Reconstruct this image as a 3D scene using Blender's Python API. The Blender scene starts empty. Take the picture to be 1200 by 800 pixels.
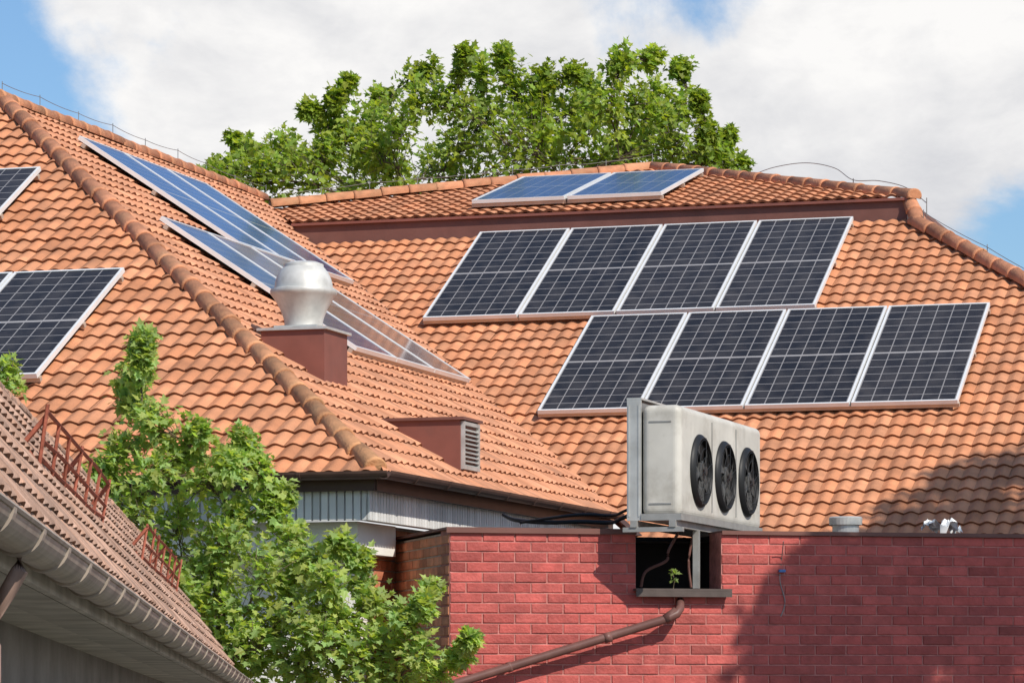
import bpy, bmesh, math, random
from mathutils import Vector as V, Matrix
random.seed(7)
R=random.uniform
sc=bpy.context.scene; col=sc.collection
H=1.7; F=3927.0
TH=math.atan(1200/3927); SN,CS=math.sin(TH),math.cos(TH)
U=V((CS,-SN,0)); VD=V((SN,CS,0)); W=V((0,0,1))
def P(s,t,z): return V((SN*s+CS*t, CS*s-SN*t, z+H))
def at(px,py,Y): return V(((px-600)/F*Y, Y, (800-py)/F*Y+H))
LS=V((.45,-.585,.675)).normalized()      # towards the sun

# ------------------------------------------------------------------ materials
def M(name,c,rough=.7,metal=0,var=.2,scale=6,bump=0,bscale=40,vcol=False,dirt=None,dscale=1.5,damt=.5,spec=.3):
    m=bpy.data.materials.new(name); m.use_nodes=True
    nt=m.node_tree; N=nt.nodes; L=nt.links
    b=N['Principled BSDF']; b.inputs['Roughness'].default_value=rough; b.inputs['Metallic'].default_value=metal
    b.inputs['Specular IOR Level'].default_value=spec
    tc=N.new('ShaderNodeTexCoord'); nz=N.new('ShaderNodeTexNoise'); nz.inputs['Scale'].default_value=scale; nz.inputs['Detail'].default_value=6
    L.new(tc.outputs['Object'],nz.inputs['Vector'])
    mr=N.new('ShaderNodeMapRange'); mr.inputs[1].default_value=.25; mr.inputs[2].default_value=.75
    mr.inputs[3].default_value=1-var; mr.inputs[4].default_value=1+var
    L.new(nz.outputs['Fac'],mr.inputs[0])
    mx=N.new('ShaderNodeMix'); mx.data_type='RGBA'; mx.blend_type='MULTIPLY'; mx.inputs[0].default_value=1
    mx.inputs[6].default_value=c; L.new(mr.outputs[0],mx.inputs[7]); out=mx.outputs[2]
    if vcol:
        at_=N.new('ShaderNodeAttribute'); at_.attribute_name='Col'
        m2=N.new('ShaderNodeMix'); m2.data_type='RGBA'; m2.blend_type='MULTIPLY'; m2.inputs[0].default_value=1
        L.new(out,m2.inputs[6]); L.new(at_.outputs['Color'],m2.inputs[7]); out=m2.outputs[2]
    if dirt:
        n2=N.new('ShaderNodeTexNoise'); n2.inputs['Scale'].default_value=dscale; n2.inputs['Detail'].default_value=9; n2.inputs['Roughness'].default_value=.7
        L.new(tc.outputs['Object'],n2.inputs['Vector'])
        r2=N.new('ShaderNodeMapRange'); r2.inputs[1].default_value=.5; r2.inputs[2].default_value=.75; r2.inputs[4].default_value=damt
        L.new(n2.outputs['Fac'],r2.inputs[0])
        m3=N.new('ShaderNodeMix'); m3.data_type='RGBA'; L.new(r2.outputs[0],m3.inputs[0]); L.new(out,m3.inputs[6]); m3.inputs[7].default_value=dirt; out=m3.outputs[2]
    L.new(out,b.inputs['Base Color'])
    if bump:
        n3=N.new('ShaderNodeTexNoise'); n3.inputs['Scale'].default_value=bscale; n3.inputs['Detail'].default_value=5
        L.new(tc.outputs['Object'],n3.inputs['Vector'])
        bp=N.new('ShaderNodeBump'); bp.inputs['Strength'].default_value=bump; bp.inputs['Distance'].default_value=.02
        L.new(n3.outputs['Fac'],bp.inputs['Height']); L.new(bp.outputs[0],b.inputs['Normal'])
    return m
def cells_mat(name,w,h,base):
    m=bpy.data.materials.new(name); m.use_nodes=True
    nt=m.node_tree; N=nt.nodes; L=nt.links; b=N['Principled BSDF']
    tc=N.new('ShaderNodeTexCoord'); sp=N.new('ShaderNodeSeparateXYZ'); L.new(tc.outputs['Object'],sp.inputs[0])
    def mth(op,a,bv):
        n=N.new('ShaderNodeMath'); n.operation=op
        L.new(a,n.inputs[0])
        if hasattr(bv,'is_linked'): L.new(bv,n.inputs[1])
        else: n.inputs[1].default_value=bv
        return n.outputs[0]
    x=mth('MULTIPLY',sp.outputs[0],6/w); x=mth('PINGPONG',x,.5); lx=mth('LESS_THAN',x,.032)
    y=mth('MULTIPLY',sp.outputs[1],14/h); y=mth('PINGPONG',y,.5); ly=mth('LESS_THAN',y,.030)
    c=mth('SUBTRACT',sp.outputs[1],h/2); c=mth('ABSOLUTE',c,0); lc=mth('LESS_THAN',c,.018)
    k=mth('MAXIMUM',mth('MULTIPLY',mth('MAXIMUM',lx,ly),.85),lc)
    nz=N.new('ShaderNodeTexNoise'); nz.inputs['Scale'].default_value=2.2; L.new(tc.outputs['Object'],nz.inputs['Vector'])
    mr=N.new('ShaderNodeMapRange'); mr.inputs[3].default_value=.55; mr.inputs[4].default_value=1.5; L.new(nz.outputs['Fac'],mr.inputs[0])
    oi=N.new('ShaderNodeObjectInfo'); m0=N.new('ShaderNodeMapRange'); m0.inputs[3].default_value=.75; m0.inputs[4].default_value=1.35; L.new(oi.outputs['Random'],m0.inputs[0])
    mm=mth('MULTIPLY',mr.outputs[0],m0.outputs[0])
    m1=N.new('ShaderNodeMix'); m1.data_type='RGBA'; m1.blend_type='MULTIPLY'; m1.inputs[0].default_value=1; m1.inputs[6].default_value=base; L.new(mm,m1.inputs[7])
    mx=N.new('ShaderNodeMix'); mx.data_type='RGBA'; L.new(k,mx.inputs[0]); L.new(m1.outputs[2],mx.inputs[6]); mx.inputs[7].default_value=(.30,.285,.28,1)
    # dust film
    nd=N.new('ShaderNodeTexNoise'); nd.inputs['Scale'].default_value=5; nd.inputs['Detail'].default_value=8; L.new(tc.outputs['Object'],nd.inputs['Vector'])
    rd=N.new('ShaderNodeMapRange'); rd.inputs[1].default_value=.4; rd.inputs[2].default_value=.8; rd.inputs[4].default_value=.10; L.new(nd.outputs['Fac'],rd.inputs[0])
    md=N.new('ShaderNodeMix'); md.data_type='RGBA'; L.new(rd.outputs[0],md.inputs[0]); L.new(mx.outputs[2],md.inputs[6]); md.inputs[7].default_value=(.35,.31,.28,1)
    L.new(md.outputs[2],b.inputs['Base Color']); b.inputs['Roughness'].default_value=.14; b.inputs['Specular IOR Level'].default_value=.4
    return m
def leaf_mat(name,c,tr=.45):
    m=bpy.data.materials.new(name); m.use_nodes=True
    nt=m.node_tree; N=nt.nodes; L=nt.links; b=N['Principled BSDF']; o=N['Material Output']
    a=N.new('ShaderNodeAttribute'); a.attribute_name='Col'
    mx=N.new('ShaderNodeMix'); mx.data_type='RGBA'; mx.blend_type='MULTIPLY'; mx.inputs[0].default_value=1; mx.inputs[6].default_value=c
    L.new(a.outputs['Color'],mx.inputs[7]); L.new(mx.outputs[2],b.inputs['Base Color']); b.inputs['Roughness'].default_value=.5; b.inputs['Specular IOR Level'].default_value=.35
    t=N.new('ShaderNodeBsdfTranslucent')
    m2=N.new('ShaderNodeMix'); m2.data_type='RGBA'; m2.blend_type='MULTIPLY'; m2.inputs[0].default_value=1; m2.inputs[7].default_value=(1.7,1.7,.6,1)
    L.new(mx.outputs[2],m2.inputs[6]); L.new(m2.outputs[2],t.inputs['Color'])
    s=N.new('ShaderNodeMixShader'); s.inputs[0].default_value=tr; L.new(b.outputs[0],s.inputs[1]); L.new(t.outputs[0],s.inputs[2]); L.new(s.outputs[0],o.inputs['Surface'])
    return m
MT=dict(
 tile=M('terracotta_tile',(.565,.248,.128,1),.75,var=.2,scale=5,bump=.3,bscale=60,vcol=True,dirt=(.26,.125,.078,1),dscale=1.4,damt=.5),
 tile_pink=M('terracotta_tile_b',(.565,.26,.145,1),.75,var=.2,scale=5,bump=.3,bscale=60,vcol=True,dirt=(.28,.14,.09,1),dscale=1.4,damt=.5),
 cap=M('ridge_tile',(.52,.225,.12,1),.8,var=.28,scale=9,bump=.4,bscale=50,vcol=True,dirt=(.38,.26,.14,1),dscale=3,damt=.55),
 oldtile=M('weathered_tile',(.46,.285,.205,1),.85,var=.3,scale=14,bump=.4,bscale=90,vcol=True,dirt=(.21,.145,.11,1),dscale=4,damt=.55),
 brown=M('brown_sheet_metal',(.16,.07,.055,1),.5,var=.15,scale=4,dirt=(.22,.11,.09,1),dscale=3,damt=.3),
 brown2=M('red_brown_sheet_metal',(.22,.08,.06,1),.5,var=.15,scale=4,dirt=(.13,.065,.055,1),dscale=3,damt=.5),
 gutter=M('dark_gutter',(.085,.05,.04,1),.45,var=.2),
 zinc=M('galvanised_metal',(.56,.55,.52,1),.42,metal=.45,var=.18,scale=7,dirt=(.38,.34,.29,1),dscale=5,damt=.5),
 zincdull=M('dull_galvanised_metal',(.36,.35,.33,1),.55,metal=.4,var=.2,scale=7,dirt=(.2,.17,.14,1),dscale=5,damt=.5),
 cowl=M('cowl_zinc',(.60,.585,.55,1),.5,metal=.25,var=.2,scale=7,dirt=(.36,.33,.29,1),dscale=5,damt=.6),
 alu=M('aluminium_frame',(.78,.78,.77,1),.4,metal=.2,var=.05),
 rail=M('mounting_rail_metal',(.5,.40,.32,1),.5,metal=.3,var=.1),
 frieze=M('pale_ribbed_metal',(.70,.69,.67,1),.55,var=.12,scale=3,vcol=True),
 plaster=M('cream_plaster',(.86,.83,.77,1),.85,var=.06,bump=.15,bscale=60),
 dark=M('shade_black',(.012,.010,.0095,1),.8),  # near-black that paints shade into the notch, soffit and fan recesses
 glass=M('window_glass',(.03,.035,.04,1),.08,var=.1,spec=.6),
 brick=M('painted_red_brick',(.45,.09,.075,1),.62,var=.22,scale=10,bump=.35,bscale=45,vcol=True,dirt=(.26,.058,.055,1),dscale=1.8,damt=.65),
 mortar=M('red_mortar',(.44,.18,.155,1),.9,var=.35,scale=14,bump=.3,bscale=80),
 brick2=M('orange_brick',(.62,.235,.125,1),.75,var=.25,scale=10,bump=.3,bscale=45,vcol=True,dirt=(.32,.16,.11,1),dscale=3,damt=.5),
 mortar2=M('grey_mortar',(.46,.37,.30,1),.9,var=.2,scale=20),
 casing=M('unit_casing',(.56,.53,.475,1),.5,var=.14,scale=4,dirt=(.28,.245,.195,1),dscale=2.2,damt=.75),
 coil=M('coil_fins',(.24,.235,.225,1),.5,metal=.4,var=.2,scale=14),
 black=M('black_plastic',(.014,.014,.015,1),.5,var=.1),
 grille=M('guard_wire',(.035,.035,.036,1),.45,var=.1),
 blade=M('fan_blade',(.075,.073,.07,1),.5,var=.15),
 pipe=M('brown_pipe',(.15,.07,.058,1),.45,var=.2,scale=8,dirt=(.25,.15,.12,1),dscale=5,damt=.4),
 oldgutter=M('weathered_gutter',(.40,.33,.27,1),.5,metal=.15,var=.3,scale=9,dirt=(.18,.145,.115,1),dscale=6,damt=.6),
 oldpipe=M('weathered_brown_pipe',(.26,.17,.135,1),.55,var=.3,scale=9,dirt=(.15,.10,.085,1),dscale=6,damt=.6),
 sill=M('dark_sill_metal',(.10,.075,.065,1),.5,metal=.2,var=.25,scale=9),
 rust=M('rusty_red_iron',(.30,.09,.055,1),.8,var=.35,scale=25,bump=.3),
 soffit=M('soffit_board',(.52,.475,.42,1),.8,var=.3,scale=5,vcol=True,dirt=(.27,.235,.20,1),dscale=3,damt=.6),
 greywall=M('grey_render',(.25,.225,.205,1),.9,var=.3,scale=3,bump=.3,bscale=30,dirt=(.13,.115,.10,1),dscale=2,damt=.6),
 bark=M('bark',(.12,.09,.065,1),.9,var=.35,scale=12,bump=.5,bscale=30),
 stem=M('young_stem',(.17,.13,.08,1),.8,var=.3,scale=14),
 wire=M('grey_wire',(.26,.25,.24,1),.4,metal=.5),
 white=M('white_plastic_film',(.88,.88,.86,1),.5,var=.04),
 blue=M('blue_clip',(.07,.16,.38,1),.5),
 felt=M('roofing_felt',(.06,.058,.055,1),.9,var=.3,bump=.3),
 ground=M('ground_mix',(.13,.125,.10,1),.95,var=.5,scale=.4,dirt=(.06,.085,.035,1),dscale=.15,damt=.9),
 leafA=leaf_mat('leaf_far',(.265,.36,.062,1),.5),
 leafB=leaf_mat('leaf_near',(.34,.45,.155,1),.5),
)

# ------------------------------------------------------------------ mesh helper
class MB:
    def __init__(s): s.v=[]; s.f=[]; s.c=[]
    def add(s,vs,fs,c=None):
        n=len(s.v); s.v+=[tuple(p) for p in vs]; s.f+=[tuple(i+n for i in f) for f in fs]; s.c+=[c or (1,1,1)]*len(fs)
    def box(s,o,a,b,c_,col=None):
        vs=[o,o+a,o+a+b,o+b,o+c_,o+a+c_,o+a+b+c_,o+b+c_]
        s.add(vs,[(0,3,2,1),(4,5,6,7),(0,1,5,4),(1,2,6,5),(2,3,7,6),(3,0,4,7)],col)
    def tube(s,pts,rad,n=8,col=None,cap=True):
        if not hasattr(rad,'__len__'): rad=[rad]*len(pts)
        rings=[]
        for i,p in enumerate(pts):
            d=(pts[min(i+1,len(pts)-1)]-pts[max(i-1,0)])
            d=d.normalized() if d.length>1e-9 else W
            a=d.cross(W)
            if a.length<.05: a=d.cross(V((1,0,0)))
            a.normalize(); b=a.cross(d)
            rings.append([p+(a*math.cos(2*math.pi*k/n)+b*math.sin(2*math.pi*k/n))*rad[i] for k in range(n)])
        vs=[q for r in rings for q in r]; fs=[]
        for i in range(len(pts)-1):
            for k in range(n): fs.append((i*n+k,i*n+(k+1)%n,(i+1)*n+(k+1)%n,(i+1)*n+k))
        if cap: fs+= [tuple(range(n)), tuple((len(pts)-1)*n+k for k in range(n))]
        s.add(vs,fs,col)
    def lathe(s,prof,ctr,n=32,ax=(V((1,0,0)),V((0,1,0)),V((0,0,1))),col=None):
        vs=[];fs=[]
        for r,z in prof:
            for k in range(n):
                a=2*math.pi*k/n; vs.append(ctr+ax[0]*(r*math.cos(a))+ax[1]*(r*math.sin(a))+ax[2]*z)
        for i in range(len(prof)-1):
            for k in range(n): fs.append((i*n+k,i*n+(k+1)%n,(i+1)*n+(k+1)%n,(i+1)*n+k))
        s.add(vs,fs,col)
    def half(s,p0,p1,r,side,up,a0=math.pi,a1=2*math.pi,n=10,th=.006):
        vs=[];fs=[]
        for p in (p0,p1):
            for rr in (r,r-th):
                for k in range(n+1):
                    a=a0+(a1-a0)*k/n; vs.append(p+side*(rr*math.cos(a))+up*(rr*math.sin(a)))
        m=n+1
        for k in range(n):
            fs.append((k,k+1,2*m+k+1,2*m+k)); fs.append((m+k+1,m+k,3*m+k,3*m+k+1))
            fs.append((k,m+k,m+k+1,k+1)); fs.append((2*m+k,2*m+k+1,3*m+k+1,3*m+k))
        fs.append((0,2*m,3*m,m)); fs.append((n,m+n,3*m+n,2*m+n))
        s.add(vs,fs)
    def build(s,name,mat,parent=None,smooth=False,world=True,fix=True):
        me=bpy.data.meshes.new(name); me.from_pydata(s.v,[],s.f)
        ca=me.color_attributes.new('Col','FLOAT_COLOR','CORNER')
        buf=[]
        for p,c in zip(s.f,s.c): buf+= [c[0],c[1],c[2],1.0]*len(p)
        ca.data.foreach_set('color',buf)
        if fix:
            bm=bmesh.new(); bm.from_mesh(me); bmesh.ops.recalc_face_normals(bm,faces=bm.faces); bm.to_mesh(me); bm.free()
        if smooth: me.polygons.foreach_set('use_smooth',[True]*len(me.polygons))
        me.materials.append(mat); me.update()
        return link(me,name,parent,world)
def link(me,name,parent,world=True):
    o=bpy.data.objects.new(name,me); col.objects.link(o)
    if parent:
        o.parent=parent
        if world and parent.type=='EMPTY': o.location=-parent.location
    return o
def tag(o,label,cat,group=None):
    o['label']=label; o['category']=cat
    if group: o['group']=group
    return o
def thing(name,loc,label,cat,group=None):
    o=bpy.data.objects.new(name,None); col.objects.link(o); o.location=loc; o.empty_display_size=.2
    return tag(o,label,cat,group)

# ------------------------------------------------------------------ tiled slope
def slope(name,org,ex,ey,n,pts,mat,parent,g=.235,wv=.148,A=.0245,st=.028,segs=8,shade=(.80,1.14)):
    po=[((p-org).dot(ex),(p-org).dot(ey)) for p in pts]
    ar=sum(po[i][0]*po[(i+1)%len(po)][1]-po[(i+1)%len(po)][0]*po[i][1] for i in range(len(po)))
    if ar<0: po=po[::-1]
    x0,x1=min(p[0] for p in po),max(p[0] for p in po); y0,y1=min(p[1] for p in po),max(p[1] for p in po)
    mb=MB()
    prof=[A*(.5-.5*math.cos(2*math.pi*i/segs))**.8 for i in range(segs+1)]
    def inside(x,y,mar):
        for i in range(len(po)):
            a=po[i];b=po[(i+1)%len(po)]; dx,dy=b[0]-a[0],b[1]-a[1]; l=math.hypot(dx,dy)
            if (dx*(y-a[1])-dy*(x-a[0]))/l<-mar: return False
        return True
    for r in range(math.floor(y0/g)-1,math.ceil(y1/g)+1):
        rq=R(-.03,.03)
        for k in range(math.floor(x0/wv)-1,math.ceil(x1/wv)+1):
            bx,by=k*wv,r*g
            if not inside(bx+wv/2,by+g/2,g+wv): continue
            q=R(*shade)+rq; w_=R(-.05,.10)
            if random.random()<.05: q*=.84
            c=(q*(1+w_*.3),q*(1-w_*.4),q*(1-w_)); cd_=tuple(v*.46 for v in c)  # risers darkened to paint a shadow line under each tile course
            jy=R(-.02,.02)*g; jz=R(-.10,.12)*st; tl=R(-.10,.10)*st
            vs=[]
            for ln in range(5):
                for i in range(segs+1):
                    x=bx+wv*i/segs; h=prof[i]+jz+tl*(i/segs-.5)
                    if ln==0: vs.append((x,by+jy+g*.04,h-st*.1))
                    elif ln==1: vs.append((x,by+jy,h+st*.9))
                    elif ln==2: vs.append((x,by+jy,h+st*.9))
                    elif ln==3: vs.append((x,by+jy+g*.05,h+st*1.0))
                    else: vs.append((x,by+g*1.06,h+st*.05))
            m=segs+1
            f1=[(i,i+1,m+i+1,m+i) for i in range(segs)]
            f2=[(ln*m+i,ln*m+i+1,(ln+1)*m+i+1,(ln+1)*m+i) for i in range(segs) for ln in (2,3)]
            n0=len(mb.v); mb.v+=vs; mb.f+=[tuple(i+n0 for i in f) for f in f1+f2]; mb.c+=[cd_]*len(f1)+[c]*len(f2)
    me=bpy.data.meshes.new(name); me.from_pydata(mb.v,[],mb.f)
    ca=me.color_attributes.new('Col','FLOAT_COLOR','CORNER'); buf=[]
    for p,c in zip(mb.f,mb.c): buf+=[c[0],c[1],c[2],1.0]*len(p)
    ca.data.foreach_set('color',buf); me.polygons.foreach_set('use_smooth',[True]*len(me.polygons))
    bm=bmesh.new(); bm.from_mesh(me)
    for i in range(len(po)):
        a=po[i];b=po[(i+1)%len(po)]
        bmesh.ops.bisect_plane(bm,geom=bm.verts[:]+bm.edges[:]+bm.faces[:],plane_co=(a[0],a[1],0),plane_no=(b[1]-a[1],-(b[0]-a[0]),0),clear_outer=True)
    uv=[bm.verts.new((p[0],p[1],-.03)) for p in po]; bm.faces.new(uv)
    for v in bm.verts: v.co=org+ex*v.co.x+ey*v.co.y+n*v.co.z
    bm.to_mesh(me); bm.free(); me.materials.append(mat); me.update()
    return link(me,name,parent)
def caps(mb,p0,p1,r=.085,ln=.34,up=W,lich=0):
    d=(p1-p0); tot=d.length; d=d.normalized(); n=max(1,round(tot/ln)); ln=tot/n
    side=d.cross(up).normalized(); upv=side.cross(d).normalized()
    for i in range(n):
        a=p0+d*(ln*i-.03); jz=R(-.006,.006); q=R(.78,1.18); gl=1+lich*max(0,1-i/(n*.5))
        c=(q,q*(1+.2*(gl-1)),q); sj=side*R(-.006,.006)
        vs=[];m=11
        for z,rr in ((0,r*.92),(0,r*1.10),(.04,r*1.10),(.05,r*1.04),(ln+.04,r*.96)):
            for k in range(m):
                an=-.35+(math.pi+.7)*k/(m-1)
                vs.append(a+sj+d*z+side*(rr*math.cos(an))+upv*(rr*math.sin(an)*.9+jz+.01))
        fs=[tuple(range(m))]
        for j in range(4):
            for k in range(m-1): fs.append((j*m+k,j*m+k+1,(j+1)*m+k+1,(j+1)*m+k))
        fs.append(tuple(4*m+k for k in range(m)))
        mb.add(vs,fs,c)

zM=lambda s:3.976+.577*(s-35.1)
zW=lambda t:1.6+.658*(-8.4-t)
zF=lambda s:1.6+.606*(s-24.0)
zU=lambda s:5.44+.278*(s-37.25)
def frame(kind,tan):
    c=1/math.sqrt(1+tan*tan); s=tan*c
    if kind=='front': ex=U; ey=VD*c+W*s
    else: ex=VD; ey=-U*c+W*s
    return ex,ey,ex.cross(ey)
FM=frame('front',.577); FW=frame('side',.658); FF=frame('front',.606); FU=frame('front',.278)

# ================================================================== HOUSE
house=thing('tiled_house',P(30,-9,-H),'large house under hipped orange clay tile roofs that carry the solar panels','house')
pm=lambda s,t:P(s,t,zM(s)); pw=lambda s,t:P(s,t,zW(t)); pf=lambda s,t:P(s,t,zF(s)); pu=lambda s,t:P(s,t,zU(s))
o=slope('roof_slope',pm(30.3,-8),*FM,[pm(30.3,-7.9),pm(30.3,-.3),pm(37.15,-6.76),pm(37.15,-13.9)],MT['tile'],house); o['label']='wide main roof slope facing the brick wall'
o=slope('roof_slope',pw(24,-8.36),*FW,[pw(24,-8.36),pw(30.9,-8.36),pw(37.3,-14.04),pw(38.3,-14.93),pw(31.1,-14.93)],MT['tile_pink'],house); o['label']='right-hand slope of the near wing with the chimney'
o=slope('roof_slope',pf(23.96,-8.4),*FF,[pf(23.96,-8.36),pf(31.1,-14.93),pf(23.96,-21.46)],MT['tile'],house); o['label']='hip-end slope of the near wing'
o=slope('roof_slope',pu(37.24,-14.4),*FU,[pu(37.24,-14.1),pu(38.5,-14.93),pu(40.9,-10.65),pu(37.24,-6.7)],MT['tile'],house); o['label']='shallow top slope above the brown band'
# far sides
mb=MB()
mb.add([P(37.3,-6.9,5.25),P(30.3,-.3,1.2),P(46,-.3,1.2),P(42,-6.9,5.25)],[(0,1,2,3)])
mb.add([P(40.9,-10.65,6.43),P(37.24,-6.72,5.40),P(44.5,-6.75,5.3)],[(0,1,2)])
mb.add([P(40.9,-10.65,6.43),P(38.5,-14.93,5.74),P(46,-14.93,4.2),P(44.5,-6.75,5.3)],[(0,1,2,3)])
mb.add([P(31.1,-14.95,5.88),P(24,-21.46,1.6),P(46,-21.46,1.6),P(46,-14.95,5.6)],[(0,1,2,3)])
mb.build('rear_roof',MT['tile'],house)
# ridge tiles
for a,b,l,r,lab in ((P(24.05,-8.45,1.63),P(31.1,-14.93,5.93),.7,.084,'lichen-spotted hip tiles of the near wing'),(P(31.0,-14.93,5.93),P(38.4,-14.93,5.93),.2,.084,'ridge tiles of the near wing'),
            (P(38.4,-14.8,5.84),P(40.9,-10.65,6.48),.3,.085,None),(P(37.16,-6.66,5.43),P(40.9,-10.65,6.48),.2,.085,None),(P(30.3,-.3,1.26),P(37.0,-6.62,5.13),.2,.092,'hip tiles at the right end of the main roof')):
    mb=MB(); caps(mb,a,b,r=r,lich=l)
    if a.y<35 and a.x>7: caps(mb,P(36.97,-6.57,5.12),P(37.22,-6.72,5.40),r=.085,ln=.25)
    o=mb.build('ridge_cap',MT['cap'],house,smooth=False,fix=False)
    o.data.polygons.foreach_set('use_smooth',[len(p.vertices)==4 for p in o.data.polygons])
    if lab: o['label']=lab
# valley
mb=MB()
a=P(30.5,-8.07,1.33+.06); b=P(37.3,-14.04,5.28+.06); sd=(b-a).cross(W).normalized()*.035
mb.add([a-sd,a+sd,b+sd,b-sd],[(0,1,2,3)])
mb.build('valley_gutter',MT['gutter'],house)
# brown band under the top slope
mb=MB(); mb.box(P(37.16,-14.05,5.12),U*7.32,VD*.06,W*.30); mb.box(P(37.221,-6.79,5.12),VD*3.2,U*.06,W*.30); mb.build('fascia',MT['brown'],house)
mb=MB(); mb.box(P(37.11,-14.07,5.395),U*7.36,VD*.13,W*.03); mb.build('flashing',MT['brown2'],house)
# eaves of the wing
mb=MB(); r=.062
mb.half(P(23.9,-21.4,1.60),P(23.9,-8.27,1.60),r,VD,W); mb.half(P(23.86,-8.3,1.60),P(30.6,-8.3,1.60),r,U,W)
for k in range(9): p=P(23.9,-9-k*.8,1.60); mb.half(p,p+U*.03,r+.006,VD,W)
for k in range(8): p=P(24.5+k*.8,-8.3,1.60); mb.half(p,p+VD*.03,r+.006,U,W)
mb.build('gutter',MT['gutter'],house)
mb=MB(); mb.box(P(23.99,-21.4,1.46),U*12.98,VD*.03,W*.14); mb.box(P(24.02,-8.44,1.46),VD*6.8,U*.03,W*.14); mb.build('eaves_board',MT['gutter'],house)
mb=MB(); mb.box(P(24.02,-21.4,1.47),U*12.96,VD*.6,W*.02); mb.box(P(24.02,-9.2,1.47),U*.76,VD*6.8,W*.02); mb.build('soffit',MT['dark'],house)  # shadow under the eaves painted in as a near-black soffit
mb=MB()
t=-8.48
while t>-14: mb.box(P(24.05,t-.062,1.24),U*.05,VD*.03,W*.225,(lambda q:(q,q,q))(R(.85,1.1))); t-=.066
s=24.05
while s<30.5: mb.box(P(s,-8.51,1.24),VD*.05,U*.03,W*.225,(lambda q:(q,q,q))(R(.85,1.1))); s+=.066
mb.box(P(24.07,-14,1.24),U*5.49,VD*.05,W*.22,(.7,.7,.7)); mb.box(P(24.14,-8.58,1.24),VD*6.4,U*.07,W*.22,(.7,.7,.7))
mb.build('frieze',MT['frieze'],house)
mb=MB(); mb.box(P(24.22,-14,1.0),U*5.36,VD*.9,W*.24); mb.box(P(24.6,-21,-H),U*12.22,VD*.25,W*2.69); w1=mb.build('wall',MT['plaster'],house); w1['label']='cream plaster front wall of the near wing'
mb=MB(); mb.box(P(30.9,-7.6,-H),U*6.8,VD*.3,W*2.9);mb.box(P(36.5,-7.6,-H),U*6.8,VD*.3,W*2.9); mb.box(P(31,-1.1,-H),U*.3,VD*12,W*2.9);  mb.build('wall',MT['plaster'],house)
def bricks(mb,org,g,nrm,length,z0,z1,bl,ch,holes=(),jo=.011,pr=.010,tint=(.8,1.15)):
    zc=z1; row=0
    while zc-ch>z0-.001:
        za=zc-ch+jo/2; zb=zc-jo/2; iv=[(0,length)]
        for (h0,h1,hz0,hz1) in holes:
            if hz0<(za+zb)/2<hz1: iv=[(0,h0),(h1,length)]
        for a,b in iv:
            x=-(row%2)*bl/2-bl
            while x<b:
                xa=max(x+jo/2,a+.002); xb=min(x+bl-jo/2,b-.002)
                if xb-xa>.02:
                    q=R(*tint); w_=R(-.06,.06); c=(q,q*(1+w_),q*(1+w_)); e=.005
                    if random.random()<.07: c=tuple(v*.78 for v in c)
                    pj=pr+R(-.003,.003); out=[]
                    for (ox,oz,d) in ((0,0,0),(e,e,pj)):
                        out+=[org+g*(xa+ox)+W*(za+oz)+nrm*d, org+g*(xb-ox)+W*(za+oz)+nrm*d, org+g*(xb-ox)+W*(zb-oz)+nrm*d, org+g*(xa+ox)+W*(zb-oz)+nrm*d]
                    mb.add(out,[(4,5,6,7),(0,1,5,4),(1,2,6,5),(2,3,7,6),(3,0,4,7)],c)
                x+=bl
        zc-=ch; row+=1
mm=MB(); mm.box(P(24.9,-9.0,-H),U*.25,VD*5.9,W*2.95); w_=mm.build('wall',MT['mortar2'],house); w_['label']='shaded orange brick side wall'
mb=MB(); bricks(mb,P(24.9,-8.75,-H),VD,U,5.9,0,H+1.23,.27,.085); mb.build('brickwork',MT['brick2'],w_,fix=True)
for t0 in (-10.9,-12.6):
    f=MB(); a=P(24.56,t0,-.9)
    f.box(a,U*.06,VD*.05,W*1.5); f.box(a+U*.94,U*.06,VD*.05,W*1.5); f.box(a+U*.06,U*.88,VD*.05,W*.06); f.box(a+U*.06+W*1.44,U*.88,VD*.05,W*.06); f.box(a+U*.47+W*.06,U*.05,VD*.05,W*1.38)
    wn=f.build('window',MT['plaster'],house); g_=MB(); g_.box(P(24.59,t0+.06,-.84),U*.88,VD*.008,W*1.38); g_.build('pane',MT['glass'],wn)
# chimney
mb=MB(); mb.box(P(26.53,-10.33,2.3),U*.57,VD*.57,W*.68); ch=mb.build('chimney',MT['brown2'],house)
mb=MB(); mb.box(P(26.50,-10.36,2.98),U*.63,VD*.63,W*.022); mb.box(P(26.62,-10.25,3.002),U*.39,VD*.39,W*.03); mb.build('cap_plate',MT['zinc'],ch)
mb=MB(); c0=P(26.81,-10.05,3.02)
k=.0075
mb.lathe([(26*k,0),(22*k,.012),(22*k,.06),(23.5*k,.10),(27*k,.165),(31.5*k,.225),(36*k,.275),(38*k,.292),(38.3*k,.315),(37.5*k,.33),(33.5*k,.338),(33*k,.36),(32.5*k,.39),(31*k,.43),(28*k,.475),(24.5*k,.51),(23*k,.52),(22.6*k,.545),(16*k,.565),(0.001,.575)],c0,44)
o=mb.build('vent_cowl',MT['cowl'],ch,smooth=True)
es=o.modifiers.new('edge','EDGE_SPLIT'); es.split_angle=math.radians(36)
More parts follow.
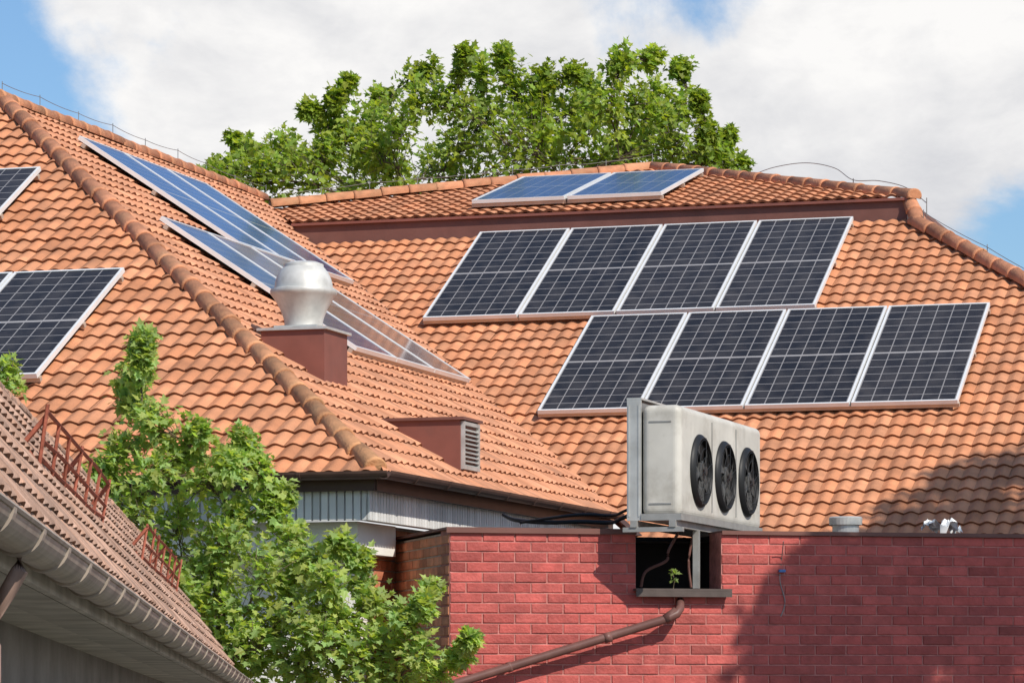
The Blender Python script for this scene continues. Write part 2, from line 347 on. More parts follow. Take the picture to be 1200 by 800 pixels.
# roof dormer vent
s0,s1=26.66,27.14
def wedge(mb,s0,s1,ta,tb,zt):
    vs=[P(s,t,z) for s in (s0,s1) for (t,z) in ((ta,zW(ta)-.1),(tb,zW(tb)-.1),(tb,zt),(ta,zt))]
    mb.add(vs,[(0,1,2,3),(4,7,6,5),(0,4,5,1),(1,5,6,2),(2,6,7,3),(3,7,4,0)])
mb=MB(); wedge(mb,s0,s1,-9.40,-8.60,2.20); dm=mb.build('roof_vent_box',MT['brown2'],house)
mb=MB(); mb.box(P(s0-.03,-9.44,2.20),U*.88,VD*.54,W*.025); mb.build('lid',MT['brown'],dm)
mb=MB(); lt=-8.60; lz=1.79; lh=.40; wv_=s1-s0-.04
mb.box(P(s0+.02,lt,lz),U*.03,VD*.03,W*lh);mb.box(P(s1-.05,lt,lz),U*.03,VD*.03,W*lh);mb.box(P(s0+.05,lt,lz),U*.03,VD*(wv_-.06),W*.03);mb.box(P(s0+.05,lt,lz+lh-.03),U*.03,VD*(wv_-.06),W*.03)
for k in range(9): mb.box(P(s0+.05,lt-.005,lz+.045+k*.037),VD*(wv_-.06),U*.035-W*.02,W*.008)
mb.build('louvre',MT['zinc'],dm)
# lightning conductor
mb=MB()
def wirepath(pts,sag=.015,n=6):
    out=[]
    for a,b in zip(pts,pts[1:]):
        for i in range(n):
            f=i/n; out.append(a.lerp(b,f)-W*(sag*4*f*(1-f)))
    return out+[pts[-1]]
def smoothpath(p,n=8):
    out=[]
    for i in range(len(p)-1):
        a=p[max(i-1,0)];b=p[i];c=p[i+1];d=p[min(i+2,len(p)-1)]
        for k in range(n):
            f=k/n; out.append(.5*((2*b)+(c-a)*f+(2*a-5*b+4*c-d)*f*f+(3*b-a-3*c+d)*f**3))
    return out+[p[-1]]
pts=[P(31.1+i*.92,-14.93+R(-.03,.03),6.10+R(-.02,.02)) for i in range(9)]
mb.tube(wirepath(pts),.0035,5)
for p in pts: mb.tube([p-W*.16,p+W*.02],.0045,5)
pts=[P(38.4+i*.3125,-14.8+i*.519,6.00+i*.08+R(-.02,.02)) for i in range(9)]
mb.tube(wirepath(pts),.0035,5)
for p in pts: mb.tube([p-W*.16,p+W*.02],.0045,5)
pts=[at(880,206,41.2),at(908,196,40.7),at(945,191,40.2),at(978,197,39.6),at(1000,211,39.2),at(1030,212,38.8),at(1062,220,38.4),at(1086,238,38.0)]
mb.tube(smoothpath(pts),.005,5); mb.tube([pts[4]-W*.14,pts[4]+W*.02],.006,5); mb.tube([pts[7]-W*.15,pts[7]+W*.06],.006,5); mb.tube([pts[0]-W*.12,pts[0]],.006,5)
pts=[P(36.9-i*.9,-6.5+i*.85,5.22-i*.53) for i in range(8)]; mb.tube(wirepath(pts),.004,5)
for p in pts: mb.tube([p-W*.12,p+W*.03],.005,5)
mb.build('lightning_conductor',MT['wire'],house)

# ================================================================== SOLAR PANELS
cm={}
def panel(pt,fr,w,h,label,group,off=.105,base=(.024,.021,.020,1)):
    ex,ey,n=fr; root=thing('solar_panel',(0,0,0),label,'solar panel',group)
    m=Matrix((ex,ey,n)).transposed().to_4x4(); m.translation=pt+n*off; root.matrix_world=m
    X,Y,Z=V((1,0,0)),V((0,1,0)),V((0,0,1)); b=.024; d=.042
    key=(w,h)
    if key not in cm:
        f=MB(); f.box(V((-w/2,0,0)),X*w,Y*b,Z*d); f.box(V((-w/2,h-b,0)),X*w,Y*b,Z*d)
        f.box(V((-w/2,b,0)),X*b,Y*(h-2*b),Z*d); f.box(V((w/2-b,b,0)),X*b,Y*(h-2*b),Z*d)
        cm[key]=[f.build('frame',MT['alu'],root,world=False)]
        g=MB(); g.box(V((-w/2+b,b,.012)),X*(w-2*b),Y*(h-2*b),Z*.024); cm[key].append(g.build('cell_sheet',cells_mat('solar_cells_%d'%len(cm),w-.06,h,base),root,world=False))
        for y in (.02,h*.5,h-.12):
            rl=MB(); rl.box(V((-w/2-.01,y,-.045)),X*(w+.02),Y*.045,Z*.04); cm[key].append(rl.build('mounting_rail',MT['rail'],root,world=False))
    else:
        for s in cm[key]:
            c=s.copy(); c.parent=root; col.objects.link(c)
    return root
ords4=['leftmost','second from left','third from left','rightmost']
for i in range(4):
    panel(pm(34.93,-11.69+1.1*(i+.5)),FM,1.075,2.42,'dark solar panel, %s in the upper row on the main slope'%ords4[i],'solar panels in the upper row on the main slope')
for i in range(4):
    panel(pm(32.80,-9.74+1.08*(i+.5)),FM,1.06,2.36,'dark solar panel, %s in the lower row on the main slope'%ords4[i],'solar panels in the lower row on the main slope')
for i in range(2):
    panel(pu(37.62,-12.0+1.17*(i+.5)),FU,1.13,2.15,'sky-tinted solar panel by the main ridge, %s of the pair'%['left','right'][i],'pair of panels by the main ridge',off=.10,base=(.02,.045,.14,1))  # blue base paints the sky reflection into the cells
ords3=['nearest','middle','farthest']
for i in range(3):
    panel(pw(31.45+1.15*(i+.5),-12.55),FW,1.13,2.1,'sky-tinted solar panel just under the near wing ridge, %s of three'%ords3[i],'panels under the near wing ridge',base=(.02,.05,.16,1),off=.085)  # reflected sky put into the cell colour as blue
for i in range(3):
    panel(pw(29.4+1.165*(i+.5),-10.56),FW,1.145 if i else 1.144,2.36,'solar panel in the lower row behind the metal chimney cowl, %s of three'%ords3[i],'panels in the lower row behind the chimney',base=(.24,.15,.115,1) if i else (.04,.05,.11,1),off=.085)  # cell colours carry painted reflections: warm tiles, blue sky on the nearest
panel(pf(27.46,-13.60-.535),FF,1.052,2.1,'dark solar panel cut by the left picture edge, upper one on the hip end','panels on the hip end')
panel(pf(25.36,-11.82-.535),FF,1.052,2.1,'dark lower solar panel on the hip end, the one nearest the hip tiles','panels on the hip end')
panel(pf(25.36,-11.82-1.605),FF,1.052,2.1,'dark lower solar panel on the hip end, cut by the left picture edge','panels on the hip end')

# ================================================================== RED BRICK BUILDING
A14=math.radians(14); G=V((math.cos(A14),math.sin(A14),0)); NB=V((math.sin(A14),-math.cos(A14),0))
B0=V((-.465,25,0)); ZT=1.146+H; LB=7.6; h0,h1=1.443,2.12; hz=.713+H
bb=thing('brick_building',B0+G*3,'low flat-roofed red painted brick building with a notch under the fan unit','building')
mm=MB(); T=-NB*.3
mm.box(B0,G*h0,T,W*ZT); mm.box(B0+G*h1,G*(LB-h1),T,W*ZT); mm.box(B0+G*h0,G*(h1-h0),T,W*hz)
wl=mm.build('wall',MT['mortar'],bb); wl['label']='red painted front wall'
mb=MB(); bricks(mb,B0,G,NB,LB,0,ZT-.012,.25,.0765,[(h0,h1,hz,9)],jo=.009,pr=.007,tint=(.76,1.17)); mb.build('brickwork',MT['brick'],wl)
mm=MB(); mm.box(B0+T*1.001+G*.002,G*.3,-NB*3.2,W*(ZT-.02)); rw=mm.build('wall',MT['mortar2'],bb); rw['label']='unpainted orange-brown return wall'
mb=MB(); bricks(mb,B0+G*.001-NB*.004,-NB,-G,3.4,0,ZT-.03,.25,.0765,jo=.011,pr=.009,tint=(.7,1.25)); mb.build('brickwork',MT['brick2'],rw)
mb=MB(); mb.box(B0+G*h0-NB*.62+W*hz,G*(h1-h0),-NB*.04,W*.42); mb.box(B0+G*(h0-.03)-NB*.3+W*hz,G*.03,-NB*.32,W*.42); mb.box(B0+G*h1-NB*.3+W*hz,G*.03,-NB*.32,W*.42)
mb.build('notch_lining',MT['dark'],bb)  # lining coloured near-black to deepen the shade inside the notch
mb=MB(); q0=B0+G*(h0+.1)-NB*.2+W*(hz+.02)
mb.tube(smoothpath([q0,q0+W*.12+G*.04,q0+W*.2+G*.2,q0+W*.28+G*.22,q0+W*.42+G*.30],5),.012,7); mb.tube(smoothpath([q0+G*.4,q0+G*.38+W*.2,q0+G*.42+W*.42],5),.010,7); mb.build('notch_cable',MT['pipe'],bb)
mb=MB()
mb.box(B0-G*.03+NB*.03+W*ZT,G*(h0+.03),-NB*.36,W*.018); mb.box(B0-G*.03+NB*.03+W*(ZT-.024),G*(h0+.03),-NB*.006,W*.024)
mb.box(B0+G*h1+NB*.03+W*ZT,G*(LB-h1),-NB*.36,W*.014); mb.box(B0+G*h1+NB*.03+W*(ZT-.016),G*(LB-h1),-NB*.006,W*.016)
mb.box(B0-G*.03-NB*.34+W*(ZT-.001),G*.34,-NB*3.2,W*.02)
mb.build('coping',MT['brown'],bb)
mb=MB(); mb.box(B0+G*(h0-.02)+NB*.09+W*(hz-.015),G*(h1-h0+.08),-NB*.37,W*.017); mb.box(B0+G*(h0-.02)+NB*.09+W*(hz-.06),G*(h1-h0+.08),-NB*.010,W*.044); mb.build('sill',MT['sill'],bb)
mb=MB(); mb.add([B0+T*.9+W*(ZT-.06),B0+G*LB+T*.9+W*(ZT-.06),B0+G*LB-NB*4+W*(ZT-.06),B0-NB*4+W*(ZT-.06)],[(0,1,2,3)]); mb.build('flat_roof',MT['felt'],bb)
# drain pipe
mb=MB(); Y0=25.25
pts=[at(797,704,25.42),at(797,712,25.3),at(793,719,Y0),at(780,725,Y0)]
pts+=[at(545,797,24.92),at(430,833,24.8)]
mb.tube(pts,.033,12); mb.tube([at(716,745.3,25.16),at(708,747.7,25.15)],.039,12); mb.tube([at(793,716,25.27),at(779,726,25.25)],.039,12); mb.tube([at(600,780,25.0),at(594,782,25.0)],.039,12)
mb.build('drain_pipe',MT['pipe'],bb,smooth=True)
# wire on the wall
mb=MB(); mb.tube(smoothpath([at(918,634,25.5),at(916,655,25.62),at(914,680,25.62),at(920,705,25.62),at(915,722,25.62)],5),.004,5); o=mb.build('hanging_wire',MT['wire'],bb)
mb=MB(); mb.box(at(912,670,25.62),G*.05,NB*.03,W*.02); mb.build('clip',MT['blue'],o)

# ================================================================== FAN UNIT
AL=math.radians(72); D=V((math.cos(AL),math.sin(AL),0)); WV=V((-math.sin(AL),math.cos(AL),0))
N0=V((1.250,24.87,1.24+H)); LU=2.52
A=lambda l,w,h:N0+D*l+WV*w+W*h
ac=thing('fan_unit',N0-W*.08,'weathered off-white condenser unit with three black fans standing above the wall notch','air conditioner')
mb=MB(); mb.box(A(0,0,0),D*LU,WV*.30,W*.83)
cs=mb.build('casing',MT['casing'],ac)
bv=cs.modifiers.new('b','BEVEL'); bv.width=.055; bv.segments=6
mb=MB(); mb.box(A(-.008,-.008,-.03),D*(LU+.016),WV*.31,W*.05); mb.build('base_tray',MT['zincdull'],ac)
for l in (.92,1.67):
    mb=MB(); mb.box(A(l-.010,-.005,.07),D*.020,WV*.012,W*.69); mb.build('seam_strip',MT['zincdull'],cs)
for h in (.09,.70):
    mb=MB(); mb.box(A(-.005,.07,h),WV*.17,D*.01,W*.01); mb.build('seam_strip',MT['zincdull'],cs)
mb=MB(); mb.box(A(.02,.31,0),D*(LU-.04),WV*.10,W*.85)
co=mb.build('coil',MT['coil'],ac)
mb=MB()
mb.box(A(0,.305,-.03),WV*.108,D*.02,W*.90)
mb.box(A(-.004,.315,.0),WV*.012,D*.004,W*.83); mb.box(A(-.004,.392,.0),WV*.012,D*.004,W*.83)
mb.box(A(0,.30,.871),WV*.115,D*(LU-.02),W*.014)
mb.build('coil_end_plate',MT['zinc'],co)
FS=.93
for cl in (.55,1.29,2.03):
    c=A(cl,-.003,.365); ax=(D,W,-WV); z_=lambda p:[(r*FS,h) for r,h in p]
    mb=MB(); mb.lathe(z_([(.265,0),(.0005,.004)]),c,40,ax); fan=mb.build('fan',MT['dark'],ac)
    mb=MB(); mb.lathe(z_([(.300,0),(.297,.014),(.288,.022),(.277,.035),(.266,.04),(.258,.034),(.258,0)]),c,40,ax); mb.build('shroud_ring',MT['black'],fan,smooth=True)
    mb=MB(); mb.lathe(z_([(.085,.005),(.085,.022),(.07,.028),(.0005,.03)]),c,20,ax)
    for k in range(5):
        a0=k*2*math.pi/5+cl; vs=[]
        for r_,da,dz in ((.07,-.25,.008),(.07,.35,.026),(.15,-.12,.007),(.15,.45,.028),(.232,.0,.008),(.232,.55,.024)):
            a=a0+da; vs.append(c+D*(r_*math.cos(a))+W*(r_*math.sin(a))-WV*dz)
        mb.add(vs,[(0,1,3,2),(2,3,5,4)])
    mb.build('blade_rotor',MT['blade'],fan)
    mb=MB()
    for r_ in (.10,.17,.235):
        mb.tube([c-WV*(.047-.012*(r_/.28)**4)+D*(r_*math.cos(2*math.pi*k/30))+W*(r_*math.sin(2*math.pi*k/30)) for k in range(31)],.0018,4,cap=False)
    for k in range(6):
        a=k*math.pi/3+.3; e=D*math.cos(a)+W*math.sin(a); mb.tube([c-WV*.049+e*.03,c-WV*.036+e*.26],.0022,4)
    mb.lathe([(.035,.046),(.035,.052),(.0005,.054)],c,18,ax)
    mb.build('guard_grille',MT['grille'],fan)
mb=MB()
for w in (.03,.33): mb.box(A(-.03,w,-.08),D*(LU+.08),WV*.05,W*.05)
mb.box(A(-.02,-.02,-.115),WV*.46,D*.05,W*.035); mb.box(A(2.2,-.1,-.13),WV*.7,D*.05,W*.05)
mb.box(A(.60,.02,-.52),WV*.045,D*.045,W*.44)
mb.build('support_frame',MT['zincdull'],ac)
# refrigerant pipes
tp=MB()
pts=[A(.3,.42,.05),A(.3,.55,.0),at(715,612,25.75),at(680,611,25.9),at(640,612,26.1),at(604,609,26.6),at(590,603,27.3)]
tp.tube(smoothpath(pts,4),.016,8); pts2=[p+W*.055+U*.02 for p in pts[:4]]+[at(650,606,26.0),at(610,612,26.4)]; tp.tube(smoothpath(pts2,4),.012,8)
tag(tp.build('insulated_pipe',MT['black'],None,smooth=True),'black insulated pipes running along the wall top left of the fan unit','pipe')
# small items on the wall top
rv=thing('vent_pipe',at(991,634,26.2),'short galvanised capped vent pipe behind the wall top','vent pipe')
mb=MB(); c=at(991,630,26.2); mb.lathe([(.105,-.1),(.105,.13),(.0005,.13)],c,28); mb.build('pipe',MT['zinc'],rv)
mb=MB(); mb.lathe([(.128,.10),(.132,.155),(.12,.165),(.0005,.17)],c,28); mb.build('cap',MT['zinc'],rv)
mb=MB(); c=at(1103,622,26.35); n=11; vs=[]
for i in range(n):
    for j in range(n): vs.append(c+G*((i/(n-1)-.5)*.27+R(-.014,.014))+NB*((j/(n-1)-.5)*.2+R(-.01,.01))+W*(R(-.02,.055)+.03*math.sin(i*1.1)+.02))
mb.add(vs,[(i*n+j,(i+1)*n+j,(i+1)*n+j+1,i*n+j+1) for i in range(n-1) for j in range(n-1)])
tag(mb.build('plastic_sheet',MT['white'],None),'crumpled white plastic scrap lying on the wall top at right','plastic scrap')

# ================================================================== FOREGROUND ROOF
E=lambda y,f=0.,up=0.:V((-1.07-.0491*(y-7)-.7*f,y,.335-.02055*(y-7)+1.0*f+up+H))
ga=thing('outbuilding',V((-2.2,14,0)),'outbuilding at lower left with weathered pinkish brown tiles and an old gutter','outbuilding')
exg=V((-.0491,1,-.02055)).normalized(); eyg=V((-.7,0,1.0)).normalized(); eyg=(eyg-exg*eyg.dot(exg)).normalized(); ng=exg.cross(eyg)
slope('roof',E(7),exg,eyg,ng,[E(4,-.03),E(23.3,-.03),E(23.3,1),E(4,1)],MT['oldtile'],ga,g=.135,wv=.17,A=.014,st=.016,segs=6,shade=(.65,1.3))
mb=MB(); mb.add([E(4,1),E(23.3,1),E(23.3,1)+V((-1.2,0,-1.3)),E(4,1)+V((-1.2,0,-1.3))],[(0,1,2,3)]); mb.build('rear_roof',MT['oldtile'],ga)
mb=MB(); caps(mb,E(4,1,-.01),E(23.3,1,-.01),r=.03,ln=.3); mb.build('ridge_cap',MT['oldtile'],ga,fix=False)
mb=MB(); X=V((1,0,0)); q=V((.046,0,-.018)); gr=.053
mb.half(E(4)+q,E(23.3)+q,gr,X,W,th=.004,n=14)
mb.tube([E(4)+q+X*gr,E(23.3)+q+X*gr],.007,6)
y=4.4
while y<23.2: mb.half(E(y)+q,E(y+.05)+q,gr+.006,X,W,th=.007,n=14); y+=.62
mb.build('gutter',MT['oldgutter'],ga)
mb=MB(); p0=E(6.95)+q; mb.tube([p0-W*.04,p0-W*.085,p0+V((-.025,0,-.13)),p0+V((-.05,0,-.17)),p0+V((-.056,0,-.24)),p0+V((-.056,0,-1.2))],.018,14); mb.build('downpipe',MT['oldpipe'],ga,smooth=True)
mb=MB(); mb.box(E(4)+V((-.03,0,-.085)),E(23.3)-E(4),V((.02,0,0)),W*.08); mb.build('fascia',MT['soffit'],ga)
mb=MB()
for k in range(2): mb.box(E(4)+V((-.032-.144*(k+1),0,-.085+.004*k)),E(23.3)-E(4),V((.141,0,0)),W*.012,(lambda z:(z,z,z))(R(.85,1.1)))
mb.build('soffit',MT['soffit'],ga)
mb=MB(); a=E(4);b=E(23.2); vs=[]
for p in (a,b):
    for dx in (-.32,-1.55): vs+= [V((p.x+dx,p.y,0)),V((p.x+dx,p.y,p.z-.065+(0 if dx>-1 else -.2)))]
    vs.append(V((p.x-.7,p.y,p.z+.9)))
mb.add(vs,[(0,1,6,5),(2,3,8,7),(0,1,4,3,2),(5,6,9,8,7)]); mb.build('wall',MT['greywall'],ga)
gp=lambda y,f,up:E(y,f)+ng*.01+V((.15,0,.99))*up
for (ya,yb,f,lab) in ((11.6,14.6,.50,'longer rusty snow guard nearer the gutter end'),(17.4,20.8,.50,'shorter rusty snow guard near the far gable')):
    mb=MB(); hh=.19; n=6
    for u in (.03,.5*hh,hh):
        mb.tube([gp(ya+(yb-ya)*k/4,f,u+R(-.008,.008)) for k in range(5)],.008,5)
    for k in range(n+1): y=ya+(yb-ya)*(k+R(-.15,.15))/n; mb.tube([gp(y,f,0),gp(y+R(-.08,.08),f,hh+R(-.005,.03))],.0075,5)
    for k in (0,3,6):
        y=ya+(yb-ya)*k/n; mb.tube([gp(y,f,hh*.95),gp(y,f+.08,.0)],.010,5); mb.tube([gp(y,f-.05,.0),gp(y,f+.09,.0)],.010,5)
    o=mb.build('snow_guard',MT['rust'],ga); o['label']=lab

# ================================================================== TREES
HALF=[(0,0),(.16,-.06),(.46,.10),(.27,.26),(.52,.58),(.22,.56),(0,1.0)]
def leaf(mb,p,ax,up,size,c):
    sd=ax.cross(up)
    if sd.length<1e-3: return
    sd.normalize(); nr=sd.cross(ax).normalized(); n=len(HALF)
    fold=R(.08,.4); dr=R(.0,.25)
    for sg in (1,-1):
        vs=[p+ax*(y*size)+sd*(x*size*sg)+nr*((abs(x)*fold-dr*y*y)*size) for x,y in HALF]
        mb.add(vs,[tuple(range(n))],c)
def rs():
    while 1:
        v=V((R(-1,1),R(-1,1),R(-1,1)))
        if v.length<1: return v
def tree(name,label,cat,base,blobs,ls,nl,tr,lm,bm_,fork,group=None,twigs=9,tw=.008,upb=.35,spread=1.25,fuzz=.2,thin=.72):
    root=thing(name,base,label,cat,group)
    tk=MB(); pts=[base+(fork-base)*f+V((R(-1,1),R(-1,1),0))*tr*.6*(0<f<1) for f in (0,.2,.4,.6,.8,1)]
    tk.tube(pts,[tr*(1.25-.65*i/5) for i in range(6)],10); tk.build('trunk',bm_,root,smooth=True)
    br=MB(); cr=MB(); nodes=[(pts[4],tr*.6),(pts[5],tr*.55)]
    for c,r in sorted(blobs,key=lambda b:(b[0]-fork).length):
        cand=[n for n in nodes if n[0].z<c.z+.1*r] or nodes
        p,pr=min(cand,key=lambda n:(n[0]-c).length)
        L_=(c-p).length; mid=p.lerp(c,.5)+W*(.08*L_)+rs()*.06*L_
        path=[p,p.lerp(mid,.5)+rs()*.02*L_,mid,mid.lerp(c,.5)+rs()*.03*L_,c]
        r0=max(tw*1.6,pr*thin); r1=max(tw*1.2,r0*.55); br.tube(path,[r0+(r1-r0)*i/4 for i in range(5)],6)
        nodes+= [(mid,(r0+r1)/2),(c,r1)]
        bq=R(.88,1.10)
        for k in range(twigs):
            d=rs(); d.z=d.z*.85+upb*R(0,1.6); st_=path[random.choice((1,2,3,4,4))]+rs()*.2*r; e=c+d.normalized()*r*R(.4,spread); m=st_.lerp(e,.5)+rs()*.1*r+W*.05*r
            br.tube([st_,m,e],[tw,tw*.7,tw*.35],4)
            for q in range(max(1,nl//twigs)):
                f=R(.1,1.08); b=(st_.lerp(m,f*2) if f<.5 else m.lerp(e,f*2-1))+rs()*(ls*.9+r*fuzz*(1.4-f))
                out=(b-st_).normalized()*.6+rs()*.9-W*.25; out.normalize()
                up=(W*.8+rs()*.7+LS*.6).normalized(); v=bq*R(.65,1.3); y=R(-.12,.22)
                leaf(cr,b,out,up,ls*R(.55,1.2),(v*(1+y),v,v*(1-y)))
    br.build('branch',bm_,root,smooth=True,fix=False); cr.build('crown',lm,root,fix=False)
    return root
bl=[]
for px,py,r in ((262,205,20),(290,187,18),(325,182,24),(310,215,30),(350,200,28),(365,215,36),(385,158,20),(393,122,12),(405,172,30),(425,190,36),(420,225,36),(447,124,16),(435,150,24),(470,160,34),(470,215,38),(505,92,16),(490,130,28),(500,200,38),(530,130,34),(560,88,18),(545,175,40),(550,215,40),(590,70,14),(600,115,34),(595,170,40),(610,205,38),(640,100,18),(640,150,36),(650,185,40),(660,205,36),(690,104,16),(672,132,28),(695,155,36),(700,198,38),(728,78,13),(715,128,26),(742,126,26),(764,73,11),(772,116,18),(760,165,34),(797,83,8),(806,136,18),(830,160,11),(735,180,38),(740,205,34),(790,182,30),(825,187,16),(848,182,8),(868,196,7),(245,215,14),(270,225,24),(275,168,7),(545,66,7),(675,88,7),(820,120,7),(410,98,6),(570,140,34),(620,135,28),(855,160,5),(360,132,6),(450,190,34),(380,190,28),(780,150,24)):
    Y=50+R(-2.2,2.2); bl.append((at(px,py,Y),r/F*Y))
tree('maple_tree','tall leafy green maple rising behind the main roof ridge','tree',V((-.5,50.5,0)),bl,.112,310,.20,MT['leafA'],MT['bark'],V((-.3,50.3,6.0)),twigs=20,tw=.0075,spread=1.6,fuzz=.30,upb=.8,thin=.58)
bl=[]
for px,py,r in ((168,402,9),(163,425,12),(158,448,15),(152,475,17),(178,500,19),(140,535,24),(233,510,13),(215,540,20),(185,560,28),(283,520,13),(265,548,18),(298,552,20),(240,570,32),(150,600,34),(205,620,38),(280,610,34),(318,600,18),(332,582,9),(335,635,20),(170,660,36),(250,670,42),(310,680,36),(225,720,42),(280,735,42),(335,740,34),(310,785,40),(270,780,36),(200,690,34),(265,640,34),(118,558,12),(345,690,22),(300,760,36),(250,700,36)):
    Y=24.25+R(-.34,.34); bl.append((at(px,py,Y),r/F*Y))
tree('young_maple','bushy young maple with a thin leading shoot beside the outbuilding roof','tree',V((-2.1,24.3,0)),bl,.068,260,.055,MT['leafB'],MT['stem'],V((-2.1,24.25,2.3)),twigs=20,tw=.004,upb=.8,spread=1.55,fuzz=.36)
bl=[]
for px,py,r in ((395,640,10),(385,690,24),(420,655,8),(400,735,30),(360,660,16),(440,712,18),(475,732,17),(505,690,8),(497,712,9),(450,765,30),(400,790,36),(495,775,22),(355,775,34),(360,725,30),(540,770,7),(550,750,5),(350,800,36),(460,800,32),(425,690,11),(380,760,34),(420,770,30),(510,798,20)):
    Y=23.9+R(-.27,.27); bl.append((at(px,py,Y),r/F*Y))
tree('young_maple','loose lower young maple in front of the orange brick corner','tree',V((-1.1,23.9,0)),bl,.070,215,.045,MT['leafB'],MT['stem'],V((-1.1,23.9,1.4)),twigs=17,tw=.004,upb=.7,spread=1.55,fuzz=.34)
bl=[(at(px,py,24.2),r/F*24.2) for px,py,r in ((8,432,13),(-8,450,20),(14,455,14),(-25,480,26))]
tree('young_maple','top sprig of a small tree at the left picture edge above the outbuilding roof','tree',V((-3.75,24.2,0)),bl,.064,120,.04,MT['leafB'],MT['stem'],V((-3.75,24.2,3.2)),twigs=8,tw=.0045)
# unseen tree added to shade wall and roof corner, crown shaped from shadow spots
bl=[]
for px,py,Y,r,k in ((1035,675,25.9,.40,9.5),(985,722,25.8,.36,9.3),(1090,740,25.9,.55,8.5),(1150,690,26,.45,8.8),(1060,800,25.8,.55,8.2),(1180,780,26,.55,8.4),(930,790,25.6,.36,9.0),(1240,720,26.2,.6,8.6),(1230,640,26.2,.45,9),(1100,675,26,.40,8.8),(970,820,25.6,.4,8),(900,745,25.6,.13,9.4),(965,668,25.7,.15,9.6),(1010,760,25.7,.4,8.6),
                    (1170,575,31,.6,13.5),(1110,590,30.8,.55,13.2),(1060,610,30.5,.45,13),(1225,560,31.5,.7,13.6),(1290,560,31.8,.8,13.5),(1000,622,30.3,.3,13),(1210,620,30.6,.6,12.5),(1140,615,30.5,.5,12.8),(1150,550,31.4,.4,13.6)):
    bl.append((at(px,py,Y)+LS*k,r))
tree('shadow_caster_tree','unseen tree added right of the brick building to shade its wall','tree',V((8.6,19.6,0)),bl,.15,270,.22,MT['leafA'],MT['bark'],V((8.3,19.8,5.0)),twigs=12,tw=.012,spread=1.4,fuzz=.3)
# weed on the sill
wd=thing('weed',at(789,690,25.4),'tiny green weed growing on the sill of the wall notch','weed'); mb=MB(); sm=MB(); b=at(789,690,25.38)
sm.tube([b,b+V((.01,0,.07)),b+V((-.015,0,.15))],.004,5)
for k in range(12):
    f=R(.2,1); leaf(mb,b+V((R(-.02,.02),R(-.02,.02),.15*f)),(rs()+W*.4).normalized(),(W+rs()).normalized(),R(.03,.055),(.8,.8,.7))
sm.build('stem',MT['stem'],wd); mb.build('foliage',MT['leafB'],wd,fix=False)

# ================================================================== GROUND, WORLD, SUN, CAMERA
mb=MB(); mb.add([V((-600,-300,0)),V((600,-300,0)),V((600,900,0)),V((-600,900,0))],[(0,1,2,3)]); g=mb.build('ground',MT['ground']); g['kind']='structure'
w=bpy.data.worlds.new('World'); sc.world=w; w.use_nodes=True; nt=w.node_tree; N=nt.nodes; L=nt.links
bg=N['Background']; ST=.13; bg.inputs['Strength'].default_value=ST
sky=N.new('ShaderNodeTexSky'); sky.sky_type='NISHITA'; sky.sun_disc=False; sky.sun_elevation=math.asin(LS.z); sky.sun_rotation=math.atan2(LS.x,LS.y)
tc=N.new('ShaderNodeTexCoord'); mp=N.new('ShaderNodeMapping'); mp.inputs['Scale'].default_value=(1,1,1.7); mp.inputs['Location'].default_value=(.35,.1,.2); L.new(tc.outputs['Generated'],mp.inputs['Vector'])
def noise(scale,det,ro):
    n=N.new('ShaderNodeTexNoise'); n.inputs['Scale'].default_value=scale; n.inputs['Detail'].default_value=det; n.inputs['Roughness'].default_value=ro; n.inputs['Distortion'].default_value=.3; L.new(mp.outputs[0],n.inputs['Vector']); return n.outputs['Fac']
def mr(a,f0,f1,t0,t1,sm=False):
    n=N.new('ShaderNodeMapRange'); n.interpolation_type='SMOOTHSTEP' if sm else 'LINEAR'
    L.new(a,n.inputs[0])
    for i,vv in enumerate((f0,f1,t0,t1)): n.inputs[i+1].default_value=vv
    return n.outputs[0]
def mop(op,a,b):
    n=N.new('ShaderNodeMath'); n.operation=op; L.new(a,n.inputs[0])
    if hasattr(b,'is_linked'): L.new(b,n.inputs[1])
    else: n.inputs[1].default_value=b
    return n.outputs[0]
add=lambda a,b:mop('ADD',a,b)
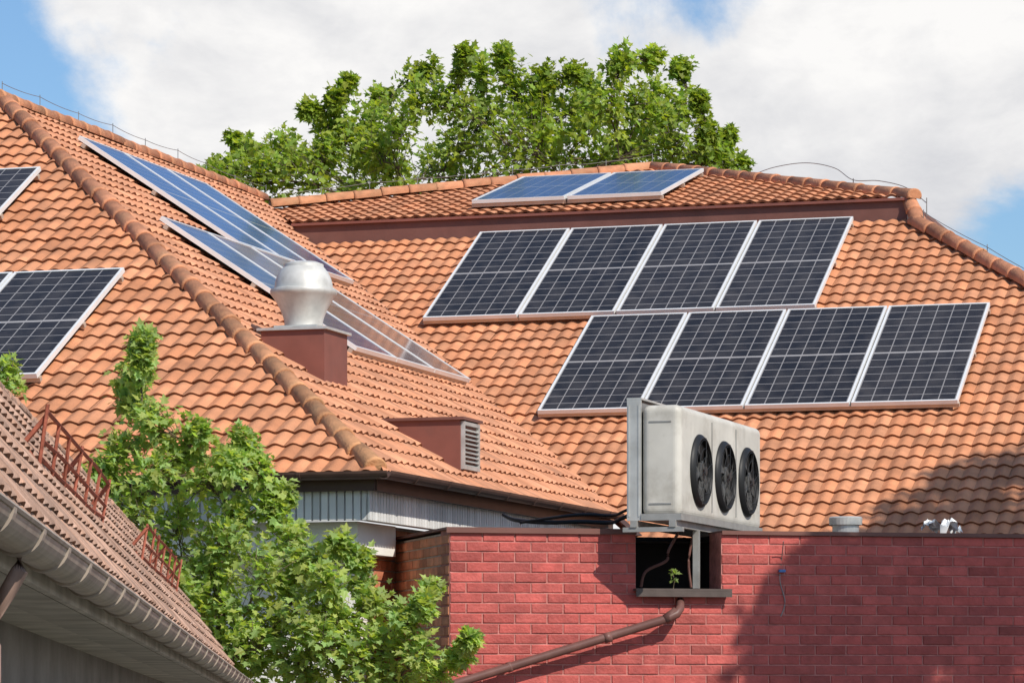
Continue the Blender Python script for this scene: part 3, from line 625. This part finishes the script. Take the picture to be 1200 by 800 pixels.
def near(v,r,amt):
    n=N.new('ShaderNodeVectorMath'); n.operation='DISTANCE'; L.new(tc.outputs['Generated'],n.inputs[0]); n.inputs[1].default_value=V(v).normalized()
    return mr(n.outputs['Value'],0,r,amt,0)
sp=N.new('ShaderNodeSeparateXYZ'); L.new(tc.outputs['Generated'],sp.inputs[0])
cov=add(noise(9,10,.62),mr(sp.outputs[0],-.155,-.108,-.18,.20))
cov=add(cov,mr(sp.outputs[1],-.2,.6,-.16,0)); cov=add(cov,mr(sp.outputs[2],.199,.27,0,-.45))
for v,r,a in (((.052,1,.213),.040,-.42),((.158,1,.124),.032,-.42),((-.125,1,.212),.026,.2)): cov=add(cov,near(v,r,a))
mask=mr(cov,.42,.64,0,1,True)
rp=N.new('ShaderNodeValToRGB'); L.new(add(mop('MULTIPLY',noise(7,10,.6),.65),mop('MULTIPLY',noise(26,8,.6),.35)),rp.inputs[0])
e=rp.color_ramp.elements; e[0].position=.38; e[0].color=(5.2,5.25,5.5,1); e[1].position=.58; e[1].color=(7.5,7.4,7.3,1)
tn=N.new('ShaderNodeMix'); tn.data_type='RGBA'; tn.blend_type='MULTIPLY'; tn.inputs[0].default_value=1; tn.inputs[7].default_value=(.68,.86,1.03,1); L.new(sky.outputs[0],tn.inputs[6])
mx=N.new('ShaderNodeMix'); mx.data_type='RGBA'; L.new(mask,mx.inputs[0]); L.new(tn.outputs[2],mx.inputs[6]); L.new(rp.outputs[0],mx.inputs[7]); L.new(mx.outputs[2],bg.inputs['Color'])
sl=bpy.data.lights.new('sun','SUN'); sl.energy=4.75; sl.angle=math.radians(.5); sl.color=(1,.94,.84)
so=bpy.data.objects.new('sun',sl); col.objects.link(so); so.rotation_euler=(-LS).to_track_quat('-Z','Y').to_euler(); so.location=(10,-10,30)
cd=bpy.data.cameras.new('camera'); cd.lens=F/1200*36; cd.sensor_width=36; cd.shift_y=400/1200; cd.clip_end=3000; cd.clip_start=.1
ca=bpy.data.objects.new('camera',cd); col.objects.link(ca); ca.location=(0,0,H); ca.rotation_euler=(math.pi/2,0,0); sc.camera=ca
sc.view_settings.view_transform='Standard'; sc.view_settings.look='None'; sc.view_settings.exposure=0
